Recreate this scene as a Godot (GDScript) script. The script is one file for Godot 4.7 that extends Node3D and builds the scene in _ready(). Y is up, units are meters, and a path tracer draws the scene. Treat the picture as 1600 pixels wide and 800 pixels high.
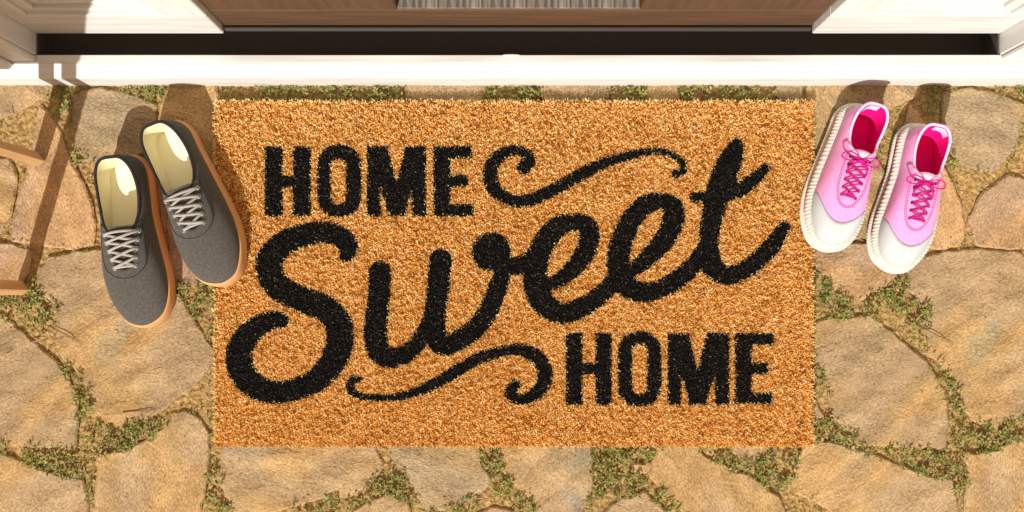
extends Node3D

const EYE := 2.0          # height of the camera above the paving, metres
var rng := RandomNumberGenerator.new()
var M := {}
var n_fine := FastNoiseLite.new()
var n_mid := FastNoiseLite.new()
var n_big := FastNoiseLite.new()

# ---------------------------------------------------------------- helpers
func px(x: float, y: float, h: float = 0.0) -> Vector3:
	var k: float = (1.0 - h / EYE) / 1000.0
	return Vector3((x - 800.0) * k, h, (y - 490.0) * k)

func tag(o: Node, label: String, category: String = "", group: String = "", kind: String = "") -> Node:
	if label != "": o.set_meta("label", label)
	if category != "": o.set_meta("category", category)
	if group != "": o.set_meta("group", group)
	if kind != "": o.set_meta("kind", kind)
	return o

func base(called: String, at: Vector3 = Vector3.ZERO) -> Node3D:
	var o := Node3D.new()
	o.name = called
	add_child(o, true)
	o.position = at
	return o

func put(called: String, mesh: Mesh, mat: Material, parent: Node, at: Vector3 = Vector3.ZERO) -> MeshInstance3D:
	var o := MeshInstance3D.new()
	o.name = called
	o.mesh = mesh
	o.material_override = mat
	o.position = at
	parent.add_child(o, true)
	return o

func new_st() -> SurfaceTool:
	var st := SurfaceTool.new()
	st.begin(Mesh.PRIMITIVE_TRIANGLES)
	return st

func quad(st: SurfaceTool, a: Vector3, b: Vector3, c: Vector3, d: Vector3) -> void:
	for v in [a, b, c, a, c, d]:
		st.add_vertex(v)

# box with chamfered edges, flat shaded, between two corners
func box(st: SurfaceTool, a: Vector3, b: Vector3, r: float = 0.0015) -> void:
	var lo := Vector3(minf(a.x, b.x), minf(a.y, b.y), minf(a.z, b.z))
	var hi := Vector3(maxf(a.x, b.x), maxf(a.y, b.y), maxf(a.z, b.z))
	var s := hi - lo
	r = minf(r, 0.45 * minf(s.x, minf(s.y, s.z)))
	var c := (lo + hi) * 0.5
	var h := s * 0.5
	st.set_smooth_group(-1)
	var p = func(sx: float, sy: float, sz: float, axis: int) -> Vector3:
		var e := h - Vector3(r, r, r)
		e[axis] = h[axis]
		return c + Vector3(sx * e.x, sy * e.y, sz * e.z)
	for axis in 3:
		var u := (axis + 1) % 3
		var w := (axis + 2) % 3
		for sgn in [-1.0, 1.0]:
			var q := []
			for k in [[-1.0, -1.0], [1.0, -1.0], [1.0, 1.0], [-1.0, 1.0]]:
				var v := [0.0, 0.0, 0.0]
				v[axis] = sgn; v[u] = k[0]; v[w] = k[1]
				q.append(p.call(v[0], v[1], v[2], axis))
			if sgn > 0: q.reverse()
			quad(st, q[0], q[1], q[2], q[3])
	# chamfers along edges
	for axis in 3:
		var u := (axis + 1) % 3
		var w := (axis + 2) % 3
		for su in [-1.0, 1.0]:
			for sw in [-1.0, 1.0]:
				var v0 := [0.0, 0.0, 0.0]
				var v1 := [0.0, 0.0, 0.0]
				v0[axis] = -1.0; v1[axis] = 1.0
				v0[u] = su; v1[u] = su; v0[w] = sw; v1[w] = sw
				var A: Vector3 = p.call(v0[0], v0[1], v0[2], u)
				var B: Vector3 = p.call(v1[0], v1[1], v1[2], u)
				var C: Vector3 = p.call(v1[0], v1[1], v1[2], w)
				var D: Vector3 = p.call(v0[0], v0[1], v0[2], w)
				if su * sw > 0: quad(st, A, B, C, D)
				else: quad(st, D, C, B, A)
	for sx in [-1.0, 1.0]:
		for sy in [-1.0, 1.0]:
			for sz in [-1.0, 1.0]:
				var A: Vector3 = p.call(sx, sy, sz, 0)
				var B: Vector3 = p.call(sx, sy, sz, 1)
				var C: Vector3 = p.call(sx, sy, sz, 2)
				if sx * sy * sz > 0:
					st.add_vertex(A); st.add_vertex(C); st.add_vertex(B)
				else:
					st.add_vertex(A); st.add_vertex(B); st.add_vertex(C)

func boxmesh(a: Vector3, b: Vector3, r: float = 0.0015) -> Mesh:
	var st := new_st()
	box(st, a, b, r)
	st.generate_normals()
	return st.commit()

# prism: profile (y, z) swept along x
func sweep_x(prof: Array, x0: float, x1: float) -> Mesh:
	var st := new_st()
	st.set_smooth_group(-1)
	var n := prof.size()
	for i in n:
		var p: Vector2 = prof[i]
		var q: Vector2 = prof[(i + 1) % n]
		quad(st, Vector3(x0, p.x, p.y), Vector3(x0, q.x, q.y), Vector3(x1, q.x, q.y), Vector3(x1, p.x, p.y))
	var poly := PackedVector2Array(prof)
	var tri := Geometry2D.triangulate_polygon(poly)
	for k in range(0, tri.size(), 3):
		for x in [x0, x1]:
			for j in 3:
				var e: Vector2 = poly[tri[k + (j if x == x0 else 2 - j)]]
				st.add_vertex(Vector3(x, e.x, e.y))
	st.generate_normals()
	return st.commit()

# grid of points -> smooth surface
func grid(st: SurfaceTool, rows: Array, closed_cols: bool, group: int = 0) -> void:
	st.set_smooth_group(group)
	var m: int = rows[0].size()
	for i in rows.size() - 1:
		for j in (m if closed_cols else m - 1):
			var k := (j + 1) % m
			quad(st, rows[i][j], rows[i + 1][j], rows[i + 1][k], rows[i][k])

func gridmesh(rows: Array, closed_cols: bool) -> Mesh:
	var st := new_st()
	grid(st, rows, closed_cols)
	st.generate_normals()
	return st.commit()

func tube(st: SurfaceTool, pts: Array, r: float, sides: int = 7, closed: bool = false, flat: float = 1.0, taper: bool = false) -> void:
	var n := pts.size()
	var rows := []
	for i in (n + 1 if closed else n):
		var p: Vector3 = pts[i % n]
		var a: Vector3 = pts[(i - 1 + n) % n] if (closed or i > 0) else pts[0]
		var b: Vector3 = pts[(i + 1) % n] if (closed or i < n - 1) else pts[n - 1]
		var t := (b - a).normalized()
		if t.length() < 0.5: t = Vector3(0, 0, 1)
		var s := t.cross(Vector3.UP)
		if s.length() < 0.05: s = t.cross(Vector3(1, 0, 0))
		s = s.normalized()
		var u := s.cross(t).normalized()
		var rr := r
		if taper: rr = r * (1.0 - 0.75 * float(i) / float(n - 1))
		var row := []
		for k in sides:
			var f := TAU * k / sides
			row.append(p + s * cos(f) * rr + u * sin(f) * rr * flat)
		rows.append(row)
	if not closed:
		var r0 := []
		var r1 := []
		for k in sides:
			r0.append(pts[0]); r1.append(pts[n - 1])
		rows.push_front(r0); rows.append(r1)
	grid(st, rows, true)

func catmull(p: Array, per: int, closed: bool) -> Array:
	var out := []
	var n := p.size()
	for i in (n if closed else n - 1):
		var a = p[(i - 1 + n) % n] if (closed or i > 0) else p[0]
		var b = p[i]
		var c = p[(i + 1) % n]
		var d = p[(i + 2) % n] if (closed or i + 2 < n) else p[n - 1]
		for k in per:
			var t := float(k) / per
			out.append(0.5 * ((2.0 * b) + (c - a) * t + (2.0 * a - 5.0 * b + 4.0 * c - d) * t * t + (3.0 * b - a - 3.0 * c + d) * t * t * t))
	if not closed: out.append(p[n - 1])
	return out

func srgb(r: float, g: float, b: float) -> Color:
	return Color(r / 255.0, g / 255.0, b / 255.0)

func mat(c: Color, rough: float = 0.8, spec: float = 0.3) -> StandardMaterial3D:
	var m := StandardMaterial3D.new()
	m.albedo_color = c
	m.roughness = rough
	m.metallic_specular = spec
	return m

func noise_tex(freq: float, lo: Color, hi: Color, sz: int = 512, oct: int = 5, kind: int = FastNoiseLite.TYPE_SIMPLEX_SMOOTH, sd: int = 1) -> NoiseTexture2D:
	var n := FastNoiseLite.new()
	n.noise_type = kind
	n.frequency = freq
	n.fractal_octaves = oct
	n.seed = sd
	var t := NoiseTexture2D.new()
	t.width = sz; t.height = sz
	t.seamless = true
	t.noise = n
	var g := Gradient.new()
	g.set_color(0, lo); g.set_color(1, hi)
	t.color_ramp = g
	return t

func height_tex(freq: float, sz: int = 512, oct: int = 5, sd: int = 1) -> NoiseTexture2D:
	return noise_tex(freq, Color.BLACK, Color.WHITE, sz, oct, FastNoiseLite.TYPE_SIMPLEX_SMOOTH, sd)

# wood: stretched noise, the grain runs along the given axis
func wood(lo: Color, hi: Color, along: int, fine: float, rough: float, relief: float, sd: int) -> StandardMaterial3D:
	var m := mat(Color.WHITE, rough, 0.35)
	m.albedo_texture = noise_tex(0.02, lo, hi, 512, 5, FastNoiseLite.TYPE_SIMPLEX_SMOOTH, sd)
	m.uv1_triplanar = true
	m.uv1_world_triplanar = true
	var s := Vector3(fine, fine, fine)
	s[along] = fine / 14.0
	m.uv1_scale = s
	if relief > 0.0:
		m.heightmap_enabled = true
		m.heightmap_texture = height_tex(0.02, 512, 5, sd)
		m.heightmap_scale = relief
	return m

# ---------------------------------------------------------------- start
func _ready() -> void:
	rng.seed = 7
	n_fine.seed = 3; n_fine.frequency = 45.0; n_fine.fractal_octaves = 3
	n_mid.seed = 5; n_mid.frequency = 9.0; n_mid.fractal_octaves = 4
	n_big.seed = 9; n_big.frequency = 3.0; n_big.fractal_octaves = 3

	# camera: straight down, the lens shifted towards the door
	var cam := Camera3D.new()
	cam.name = "camera"
	cam.projection = Camera3D.PROJECTION_FRUSTUM
	cam.near = 0.05
	cam.far = 200.0
	cam.size = 0.8 * cam.near / EYE
	cam.frustum_offset = Vector2(0.0, 0.09 * cam.near / EYE)
	add_child(cam)
	cam.position = Vector3(0, EYE, 0)
	cam.rotation_degrees = Vector3(-90, 0, 0)
	cam.current = true

	var env := Environment.new()
	env.background_mode = Environment.BG_SKY
	var sky := Sky.new()
	var sm := ProceduralSkyMaterial.new()
	sm.sky_top_color = srgb(214, 186, 160)
	sm.sky_horizon_color = srgb(236, 204, 174)
	sm.sky_curve = 0.15
	sm.ground_bottom_color = srgb(120, 96, 70)
	sm.ground_horizon_color = srgb(190, 160, 125)
	sm.sun_angle_max = 1.0
	sky.sky_material = sm
	env.sky = sky
	env.background_energy_multiplier = 0.62
	env.tonemap_mode = Environment.TONE_MAPPER_LINEAR
	env.tonemap_exposure = 1.5
	env.sdfgi_enabled = true
	env.ssao_enabled = true
	env.ssil_enabled = true
	var we := WorldEnvironment.new()
	we.name = "environment"
	we.environment = env
	add_child(we)

	var sun := DirectionalLight3D.new()
	sun.name = "sun"
	sun.light_energy = 1.16
	sun.light_color = Color(1.0, 0.99, 0.965)
	sun.light_angular_distance = 0.5
	sun.shadow_enabled = true
	add_child(sun)
	sun.look_at_from_position(Vector3.ZERO, Vector3(0.33, -1.0, -1.15), Vector3.UP)

	make_materials()
	build_paving()
	build_house()
	build_mat()
	build_shoes()
	build_chair()

func make_materials() -> void:
	M.white = wood(srgb(194, 192, 187), srgb(223, 223, 220), 0, 5.0, 0.45, 0.0, 11)
	M.white_up = wood(srgb(204, 203, 199), srgb(223, 223, 220), 1, 5.0, 0.45, 0.0, 12)
	M.seal = mat(srgb(104, 101, 98), 0.8, 0.2)
	M.metal = mat(srgb(76, 72, 68), 0.75, 0.25)
	M.door = wood(srgb(74, 53, 37), srgb(98, 72, 49), 1, 6.0, 0.6, 0.05, 13)
	M.door_x = wood(srgb(74, 53, 37), srgb(98, 72, 49), 0, 6.0, 0.6, 0.05, 14)
	M.ledge = wood(srgb(60, 54, 48), srgb(170, 160, 144), 2, 16.0, 0.7, 0.1, 15)
	M.steel = mat(srgb(60, 55, 51), 0.55, 0.35)
	M.steel.metallic = 0.3
	M.wall = mat(srgb(196, 178, 150), 0.95, 0.2)
	M.wall.heightmap_enabled = true
	M.wall.heightmap_texture = height_tex(0.03, 512, 5, 21)
	M.wall.heightmap_scale = 0.3
	M.wall.uv1_triplanar = true
	M.wall.uv1_world_triplanar = true
	M.pine = wood(srgb(186, 136, 88), srgb(226, 188, 138), 1, 6.0, 0.55, 0.02, 16)
	M.pine_x = wood(srgb(176, 122, 70), srgb(222, 178, 122), 0, 6.0, 0.55, 0.02, 17)
	M.soil = mat(Color.WHITE, 1.0, 0.1)
	M.soil.albedo_texture = noise_tex(0.03, srgb(122, 96, 59), srgb(200, 167, 112), 1024, 6, FastNoiseLite.TYPE_SIMPLEX_SMOOTH, 31)
	M.soil.uv1_triplanar = true
	M.soil.uv1_world_triplanar = true
	M.soil.uv1_scale = Vector3(3, 3, 3)
	M.soil.heightmap_enabled = true
	M.soil.heightmap_texture = height_tex(0.06, 512, 5, 32)
	M.soil.heightmap_scale = 0.4
	M.leaf = mat(Color.WHITE, 0.7, 0.3)
	M.leaf.vertex_color_use_as_albedo = true
	M.fibre = mat(Color.WHITE, 0.75, 0.3)
	M.fibre.vertex_color_use_as_albedo = true
	M.stone = stone_material()

func stone_material() -> StandardMaterial3D:
	var sz := 1024
	var lay := []
	for a in [[0.004, 4, 41], [0.016, 5, 42], [0.20, 3, 43], [0.0065, 4, 44]]:
		var n := FastNoiseLite.new()
		n.noise_type = FastNoiseLite.TYPE_SIMPLEX_SMOOTH
		n.frequency = a[0]
		n.fractal_octaves = a[1]
		n.seed = a[2]
		if a[2] == 44:
			n.fractal_type = FastNoiseLite.FRACTAL_RIDGED
		if a[2] == 42:
			n.domain_warp_enabled = true
			n.domain_warp_amplitude = 40.0
		var im := n.get_seamless_image(sz, sz)
		im.convert(Image.FORMAT_L8)
		lay.append(im.get_data())
	var col := PackedByteArray()
	var hgt := PackedByteArray()
	col.resize(sz * sz * 3)
	hgt.resize(sz * sz)
	for i in sz * sz:
		var a: float = lay[0][i] / 255.0
		var b: float = lay[1][i] / 255.0
		var c: float = lay[2][i] / 255.0
		var d: float = lay[3][i] / 255.0
		# ochre to buff, with rust stains and pale mineral spots
		var v: float = 0.82 + 0.20 * (b - 0.5) + 0.36 * (c - 0.5)
		var warm: float = smoothstep(0.35, 0.75, a)
		var r: float = v * lerpf(0.96, 1.02, warm)
		var g: float = v * lerpf(0.95, 0.97, warm)
		var bl: float = v * lerpf(0.98, 0.90, warm)
		var crack: float = smoothstep(0.935, 0.975, d)
		r *= 1.0 - 0.36 * crack
		g *= 1.0 - 0.44 * crack
		bl *= 1.0 - 0.52 * crack
		col[i * 3] = int(clampf(r, 0, 1) * 255.0)
		col[i * 3 + 1] = int(clampf(g, 0, 1) * 255.0)
		col[i * 3 + 2] = int(clampf(bl, 0, 1) * 255.0)
		# slabs split in thin layers: terraces
		var t: float = b * 5.0
		var f: float = floor(t) + smoothstep(0.0, 0.10, t - floor(t))
		hgt[i] = int(clampf(0.55 * f / 5.0 + 0.25 * b + 0.15 * c + 0.09 - 0.25 * crack, 0, 1) * 255.0)
	var m := mat(Color.WHITE, 0.92, 0.2)
	m.albedo_texture = ImageTexture.create_from_image(Image.create_from_data(sz, sz, false, Image.FORMAT_RGB8, col))
	m.heightmap_enabled = true
	m.heightmap_texture = ImageTexture.create_from_image(Image.create_from_data(sz, sz, false, Image.FORMAT_L8, hgt))
	m.heightmap_scale = 0.4
	m.vertex_color_use_as_albedo = true
	return m

# ---------------------------------------------------------------- paving
# outlines of the flagstones in millimetres (x to the right, y away from the door), the pattern of the paving comes round every 1.361 m
const PERIOD := 1361.0
var traced := [
	["T1", [-70, 100, 83, 100, 80, 136, 74, 146, 48, 157, 20, 172, -5, 183, -40, 178, -72, 150], "ochre"],
	["T3", [63, 168, 76, 186, 90, 207, 103, 247, 118, 273, 140, 321, 144, 360, 142, 380, 109, 387, 66, 380, 20, 374, 26, 326, 39, 290, 46, 251, 57, 212], "pink"],
	["T4", [119, 146, 156, 140, 213, 153, 239, 164, 236, 190, 226, 225, 204, 251, 191, 264, 150, 258, 121, 229, 114, 186], "grey"],
	["T5", [262, 120, 333, 120, 345, 260, 300, 300, 262, 258, 250, 190], "ochre"],
	["T6", [-99, 395, -61, 386, -16, 382, 20, 384, 43, 394, 40, 422, 30, 442, 14, 452, -2, 457, -29, 474, -46, 460, -66, 435], "pink"],
	["T7", [-71, 310, -21, 250, 9, 250, 22, 275, 17, 310, 9, 348, -11, 370, -61, 372], "ochre"],
	["T8", [62, 452, 60, 425, 76, 404, 120, 396, 160, 393, 230, 395, 258, 422, 266, 455, 280, 468, 290, 485, 300, 505, 318, 530, 331, 550, 325, 570, 300, 600, 280, 614, 250, 640, 222, 654, 197, 663, 180, 661, 160, 653, 150, 638, 140, 605, 126, 582, 108, 565, 96, 550, 93, 520, 91, 478], "ochre"],
	["T9", [262, 330, 300, 318, 352, 330, 352, 436, 300, 441, 274, 438, 266, 400], "pink"],
	["T10", [158, 340, 176, 306, 216, 276, 246, 284, 256, 330, 257, 385, 210, 386, 170, 380], "pink"],
	["S1", [-87, 505, -40, 499, -4, 496, 17, 508, 44, 533, 70, 555, 93, 577, 104, 599, 116, 616, 117, 660, 115, 698, 57, 695, -10, 693, -30, 676, -54, 651, -66, 600, -87, 564], "ochre"],
	["T11", [-111, 714, -103, 700, -89, 694, -63, 694, -2, 712, 44, 730, 90, 747, 126, 753, 132, 775, 129, 850, 40, 852, -57, 799, -86, 781, -115, 768, -121, 756, -115, 736], "ochre"],
	["T12", [151, 712, 188, 711, 227, 692, 254, 673, 268, 650, 289, 645, 311, 660, 321, 677, 324, 712, 321, 747, 311, 787, 300, 850, 152, 850, 151, 770, 156, 738], "ochre"],
	["T13", [349, 702, 354, 672, 400, 640, 560, 640, 580, 690, 584, 702, 594, 724, 588, 741, 570, 759, 552, 772, 507, 775, 444, 791, 414, 800, 395, 812, 370, 804, 360, 781, 349, 754, 346, 727], "ochre"],
	["T14", [610, 702, 604, 660, 738, 655, 746, 702, 748, 723, 759, 741, 761, 754, 750, 768, 714, 786, 683, 798, 669, 792, 660, 779, 642, 753, 624, 725], "grey"],
	["T15", [556, 800, 585, 782, 608, 776, 633, 786, 640, 810, 624, 852, 562, 852], "ochre"],
	["T16", [779, 705, 784, 723, 797, 745, 818, 765, 833, 779, 843, 801, 858, 828, 892, 832, 906, 797, 917, 783, 922, 763, 923, 730, 921, 702, 916, 655, 788, 655], "ochre"],
	["T17", [746, 806, 770, 796, 800, 801, 822, 846, 742, 848], "pink"],
	["T18", [1005, 772, 994, 779, 973, 784, 958, 791, 944, 806, 950, 852, 1078, 852, 1042, 803, 1025, 790, 1013, 779], "ochre"],
	["T19", [1032, 705, 1021, 727, 1017, 738, 1027, 752, 1043, 768, 1057, 786, 1072, 800, 1100, 842, 1244, 842, 1224, 800, 1214, 778, 1196, 767, 1185, 754, 1169, 745, 1144, 740, 1131, 727, 1104, 718, 1090, 702, 1074, 672, 1046, 672], "ochre"],
	["T20", [1149, 702, 1156, 711, 1171, 723, 1196, 711, 1210, 702, 1200, 674, 1157, 674], "ochre"],
	["T21", [991, 727, 1014, 727, 1013, 737, 996, 736], "ochre"],
	["T22", [1258, 628, 1274, 632, 1283, 648, 1274, 660, 1258, 656], "grey"],
	["T23", [1266, 110, 1336, 110, 1339, 170, 1330, 232, 1302, 288, 1276, 298, 1262, 200], "grey"],
	["T24", [632, 110, 752, 110, 757, 140, 750, 170, 640, 172], "ochre"],
	["T25", [846, 110, 942, 110, 950, 138, 940, 172, 862, 172, 850, 142], "ochre"],
	["T26", [1008, 110, 1054, 110, 1056, 150, 1046, 174, 1012, 170], "grey"],
	["T27", [1216, 110, 1252, 110, 1250, 160, 1232, 174, 1214, 150], "ochre"],
]
var tones := {"ochre": Color(0.605, 0.436, 0.230), "pink": Color(0.615, 0.427, 0.248), "grey": Color(0.585, 0.445, 0.25)}
var outlines := []          # every flagstone outline, in metres (x, z)
var boxes := []             # their bounds

func to_metres(a: Array) -> PackedVector2Array:
	var out := PackedVector2Array()
	for i in range(0, a.size(), 2):
		out.append(Vector2((a[i] - 800.0) / 1000.0, (a[i + 1] - 490.0) / 1000.0))
	return out

# resample an outline finely with an uneven, broken edge
func rough_outline(p: PackedVector2Array, step: float, amount: float) -> PackedVector2Array:
	var out := PackedVector2Array()
	var n := p.size()
	for i in n:
		var a := p[i]
		var b := p[(i + 1) % n]
		var k := maxi(1, int(round(a.distance_to(b) / step)))
		var nor := (b - a).orthogonal().normalized()
		for j in k:
			var q := a.lerp(b, float(j) / k)
			var e := n_fine.get_noise_2d(q.x, q.y) * 1.2 + n_mid.get_noise_2d(q.x * 3.0, q.y * 3.0)
			out.append(q + nor * e * amount)
	return out

func stone_mesh(p: PackedVector2Array, tone: Color, patch: Array) -> Mesh:
	var grown := Geometry2D.offset_polygon(p, 0.0045)
	var o := rough_outline(grown[0] if grown.size() > 0 else p, 0.006, 0.0022)
	var rim := Geometry2D.offset_polygon(o, -0.0028)
	var inner: PackedVector2Array = rim[0] if rim.size() > 0 else o
	for r in rim:
		if r.size() > inner.size(): inner = r
	var pts := PackedVector2Array(inner)
	var lo := o[0]
	var hi := o[0]
	for q in o:
		lo = lo.min(q); hi = hi.max(q)
	var inset := Geometry2D.offset_polygon(inner, -0.005)
	var x := lo.x
	while x < hi.x:
		var z := lo.y
		while z < hi.y:
			var q := Vector2(x + rng.randf_range(-0.0025, 0.0025), z + rng.randf_range(-0.0025, 0.0025))
			for s in inset:
				if Geometry2D.is_point_in_polygon(q, s):
					pts.append(q)
			z += 0.0065
		x += 0.0065
	var tri := Geometry2D.triangulate_delaunay(pts)
	var st := new_st()
	var turn := rng.randf() * TAU
	var off := Vector2(rng.randf(), rng.randf())
	var tilt := Vector2(rng.randf_range(-1, 1), rng.randf_range(-1, 1)) * 0.003
	var mid := (lo + hi) * 0.5
	var hue := 1.0 + rng.randf_range(-0.08, 0.06)
	var vert = func(q: Vector2, drop: float, group: int = 0) -> void:
		# split surface: thin layers broken off along the bedding
		var w: Vector2 = q.rotated(turn) * Vector2(0.9, 2.1) + off * 3.0
		var t: float = n_mid.get_noise_2d(w.x, w.y) * 3.2 + n_fine.get_noise_2d(w.x, w.y) * 0.35
		var f: float = floor(t) + smoothstep(0.0, 0.16, t - floor(t))
		var h: float = -0.0026 + 0.0007 * n_fine.get_noise_2d(q.x * 1.5, q.y * 1.5) + 0.00095 * f + 0.0006 * t + (q - mid).dot(tilt)
		h = clampf(h, -0.0042, -0.0002)
		var c: Color = tone * (hue + 0.05 * n_mid.get_noise_2d(q.x + 4.0, q.y))
		for s in patch:
			var e := Vector2((q.x - s[0]) / s[2], (q.y - s[1]) / s[3]).length() + 0.7 * n_mid.get_noise_2d(q.x * 3.0, q.y * 3.0)
			c = c.lerp(Color(0.50, 0.44, 0.29), 0.75 * (1.0 - smoothstep(0.7, 1.05, e)))
		st.set_color(c)
		st.set_uv(q.rotated(turn) * Vector2(0.75, 1.3) + off)
		st.set_smooth_group(group)
		st.add_vertex(Vector3(q.x, h - drop, q.y))
	for k in range(0, tri.size(), 3):
		var a := pts[tri[k]]
		var b := pts[tri[k + 1]]
		var c := pts[tri[k + 2]]
		if not Geometry2D.is_point_in_polygon((a + b + c) / 3.0, inner): continue
		if (b - a).cross(c - a) < 0.0:
			var s := b
			b = c
			c = s
		vert.call(a, 0.0); vert.call(b, 0.0); vert.call(c, 0.0)
	# broken arris, then the side down into the bed
	var ni := inner.size()
	var near := PackedVector2Array()
	for i in ni:
		var best := o[0]
		var bd := 1e9
		for q in o:
			var d := q.distance_squared_to(inner[i])
			if d < bd:
				bd = d; best = q
		near.append(best)
	for i in ni:
		var j := (i + 1) % ni
		for ring in 2:
			var a0 := inner[i] if ring == 0 else near[i]
			var b0 := inner[j] if ring == 0 else near[j]
			var a1 := near[i]
			var b1 := near[j]
			var d0 := 0.0 if ring == 0 else 0.0024
			var d1 := 0.0024 if ring == 0 else 0.03
			vert.call(a0, d0, 1 + ring); vert.call(a1, d1, 1 + ring); vert.call(b1, d1, 1 + ring)
			vert.call(a0, d0, 1 + ring); vert.call(b1, d1, 1 + ring); vert.call(b0, d0, 1 + ring)
	st.generate_normals()
	return st.commit()

func clip_cell(poly: PackedVector2Array, a: Vector2, b: Vector2) -> PackedVector2Array:
	# keep what is nearer to a than to b
	var out := PackedVector2Array()
	var m := (a + b) * 0.5
	var d := b - a
	for i in poly.size():
		var p := poly[i]
		var q := poly[(i + 1) % poly.size()]
		var sp := (p - m).dot(d)
		var sq := (q - m).dot(d)
		if sp <= 0.0: out.append(p)
		if (sp < 0.0 and sq > 0.0) or (sp > 0.0 and sq < 0.0):
			out.append(p.lerp(q, sp / (sp - sq)))
	return out

func in_stone(q: Vector2, grow: float = 0.0) -> bool:
	for i in outlines.size():
		if boxes[i].grow(grow).has_point(q) and Geometry2D.is_point_in_polygon(q, outlines[i]):
			return true
	return false

func remember(p: PackedVector2Array) -> void:
	var r := Rect2(p[0], Vector2.ZERO)
	for q in p: r = r.expand(q)
	outlines.append(p)
	boxes.append(r)

func build_paving() -> void:
	var paving := base("paving")
	tag(paving, "ochre crazy paving of irregular flagstones", "", "", "structure")
	var mat_rect := Rect2(-0.455, -0.325, 0.915, 0.525)
	for t in traced:
		var p := to_metres(t[1])
		var patch := []
		if t[0] == "T8": patch = [[-0.632, 0.055, 0.028, 0.030], [-0.605, 0.03, 0.012, 0.02]]
		if t[0] == "T13": patch = [[-0.400, 0.215, 0.045, 0.020]]
		if t[0] == "T16": patch = [[0.105, 0.225, 0.02, 0.02], [0.10, 0.29, 0.018, 0.02]]
		var mesh := stone_mesh(p, tones[t[2]], patch)
		for shift in [0, -1, 1]:
			var dx: float = shift * PERIOD / 1000.0
			var q := PackedVector2Array()
			var lo := 1e9
			var hi := -1e9
			for v in p:
				q.append(v + Vector2(dx, 0))
				lo = minf(lo, v.x + dx); hi = maxf(hi, v.x + dx)
			if hi < -1.45 or lo > 1.45: continue
			put("flagstone", mesh, M.stone, paving, Vector3(dx, 0, 0))
			remember(q)
	var n_traced := outlines.size()
	# the rest of the terrace, laid in the same way
	var seeds := []
	for ix in 15:
		for iz in 8:
			seeds.append(Vector2(-1.5 + 0.215 * ix + rng.randf_range(-0.06, 0.06), -0.42 + 0.215 * iz + rng.randf_range(-0.06, 0.06)))
	for i in seeds.size():
		var s: Vector2 = seeds[i]
		var cell := PackedVector2Array([s + Vector2(-0.3, -0.3), s + Vector2(0.3, -0.3), s + Vector2(0.3, 0.3), s + Vector2(-0.3, 0.3)])
		for j in seeds.size():
			if i != j and s.distance_to(seeds[j]) < 0.6:
				cell = clip_cell(cell, s, seeds[j])
		var parts: Array = Geometry2D.offset_polygon(cell, -0.013)
		for k in n_traced:
			if not boxes[k].grow(0.3).has_point(s): continue
			var fat := Geometry2D.offset_polygon(outlines[k], 0.022)
			var left := []
			for piece in parts:
				left.append_array(Geometry2D.clip_polygons(piece, fat[0]))
			parts = left
		for piece in parts:
			var smooth := Geometry2D.offset_polygon(piece, -0.016)
			for sm in smooth:
				var back := Geometry2D.offset_polygon(sm, 0.016)
				if back.is_empty(): continue
				var q: PackedVector2Array = back[0]
				var area := 0.0
				var c := Vector2.ZERO
				for v in q.size():
					area += q[v].cross(q[(v + 1) % q.size()]) * 0.5
					c += q[v] / q.size()
				if absf(area) < 0.0045 or c.y < -0.36: continue
				var inside := true
				for v in q:
					if not mat_rect.has_point(v): inside = false
				if inside: continue
				# in view only the stones that were laid there
				if absf(c.x) < 0.82 and c.y < 0.33 and c.y > -0.37: continue
				put("flagstone", stone_mesh(q, tones[["ochre", "ochre", "pink", "grey"][rng.randi() % 4]], []), M.stone, paving)
				remember(q)
	# bed of earth between the stones
	var rows := []
	var z := -0.383
	while z < 1.35:
		var row := []
		var x := -1.62
		while x < 1.63:
			var e := 0.0
			row.append(Vector3(x, -0.0082 + 0.0026 * n_mid.get_noise_2d(x, z) + 0.0016 * n_fine.get_noise_2d(x, z) + e, z))
			x += 0.0125
		rows.append(row)
		z += 0.0125
	var soil := put("earth_bed", gridmesh(rows, false), M.soil, self)
	tag(soil, "", "", "", "structure")
	var far := new_st()
	far.set_smooth_group(-1)
	quad(far, Vector3(-60, -0.03, -60), Vector3(60, -0.03, -60), Vector3(60, -0.03, 60), Vector3(-60, -0.03, 60))
	far.generate_normals()
	var g := put("ground", far.commit(), M.soil, self)
	tag(g, "", "", "", "structure")
	build_growth()

func leaf_mesh() -> Mesh:
	# a small pointed leaf, folded along its rib; lies along +z, about one unit long
	var st := new_st()
	st.set_smooth_group(-1)
	var a := Vector3(0, 0, 0)
	var l := Vector3(-0.24, 0.07, 0.45)
	var r := Vector3(0.24, 0.07, 0.45)
	var m := Vector3(0, 0.0, 0.5)
	var t := Vector3(0, -0.08, 1.0)
	for v in [a, l, m, a, m, r, l, t, m, m, t, r]:
		st.add_vertex(v)
	st.generate_normals()
	return st.commit()

func multi(called: String, mesh: Mesh, material: Material, data: PackedFloat32Array, parent: Node) -> MultiMeshInstance3D:
	var mm := MultiMesh.new()
	mm.transform_format = MultiMesh.TRANSFORM_3D
	mm.use_colors = true
	mm.mesh = mesh
	mm.instance_count = data.size() / 16
	mm.buffer = data
	var o := MultiMeshInstance3D.new()
	o.name = called
	o.multimesh = mm
	o.material_override = material
	parent.add_child(o, true)
	o.set_meta("kind", "stuff")
	return o

func add_copy(d: PackedFloat32Array, b: Basis, o: Vector3, c: Color) -> void:
	d.append_array([b.x.x, b.y.x, b.z.x, o.x, b.x.y, b.y.y, b.z.y, o.y, b.x.z, b.y.z, b.z.z, o.z, c.r, c.g, c.b, 1.0])

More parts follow.
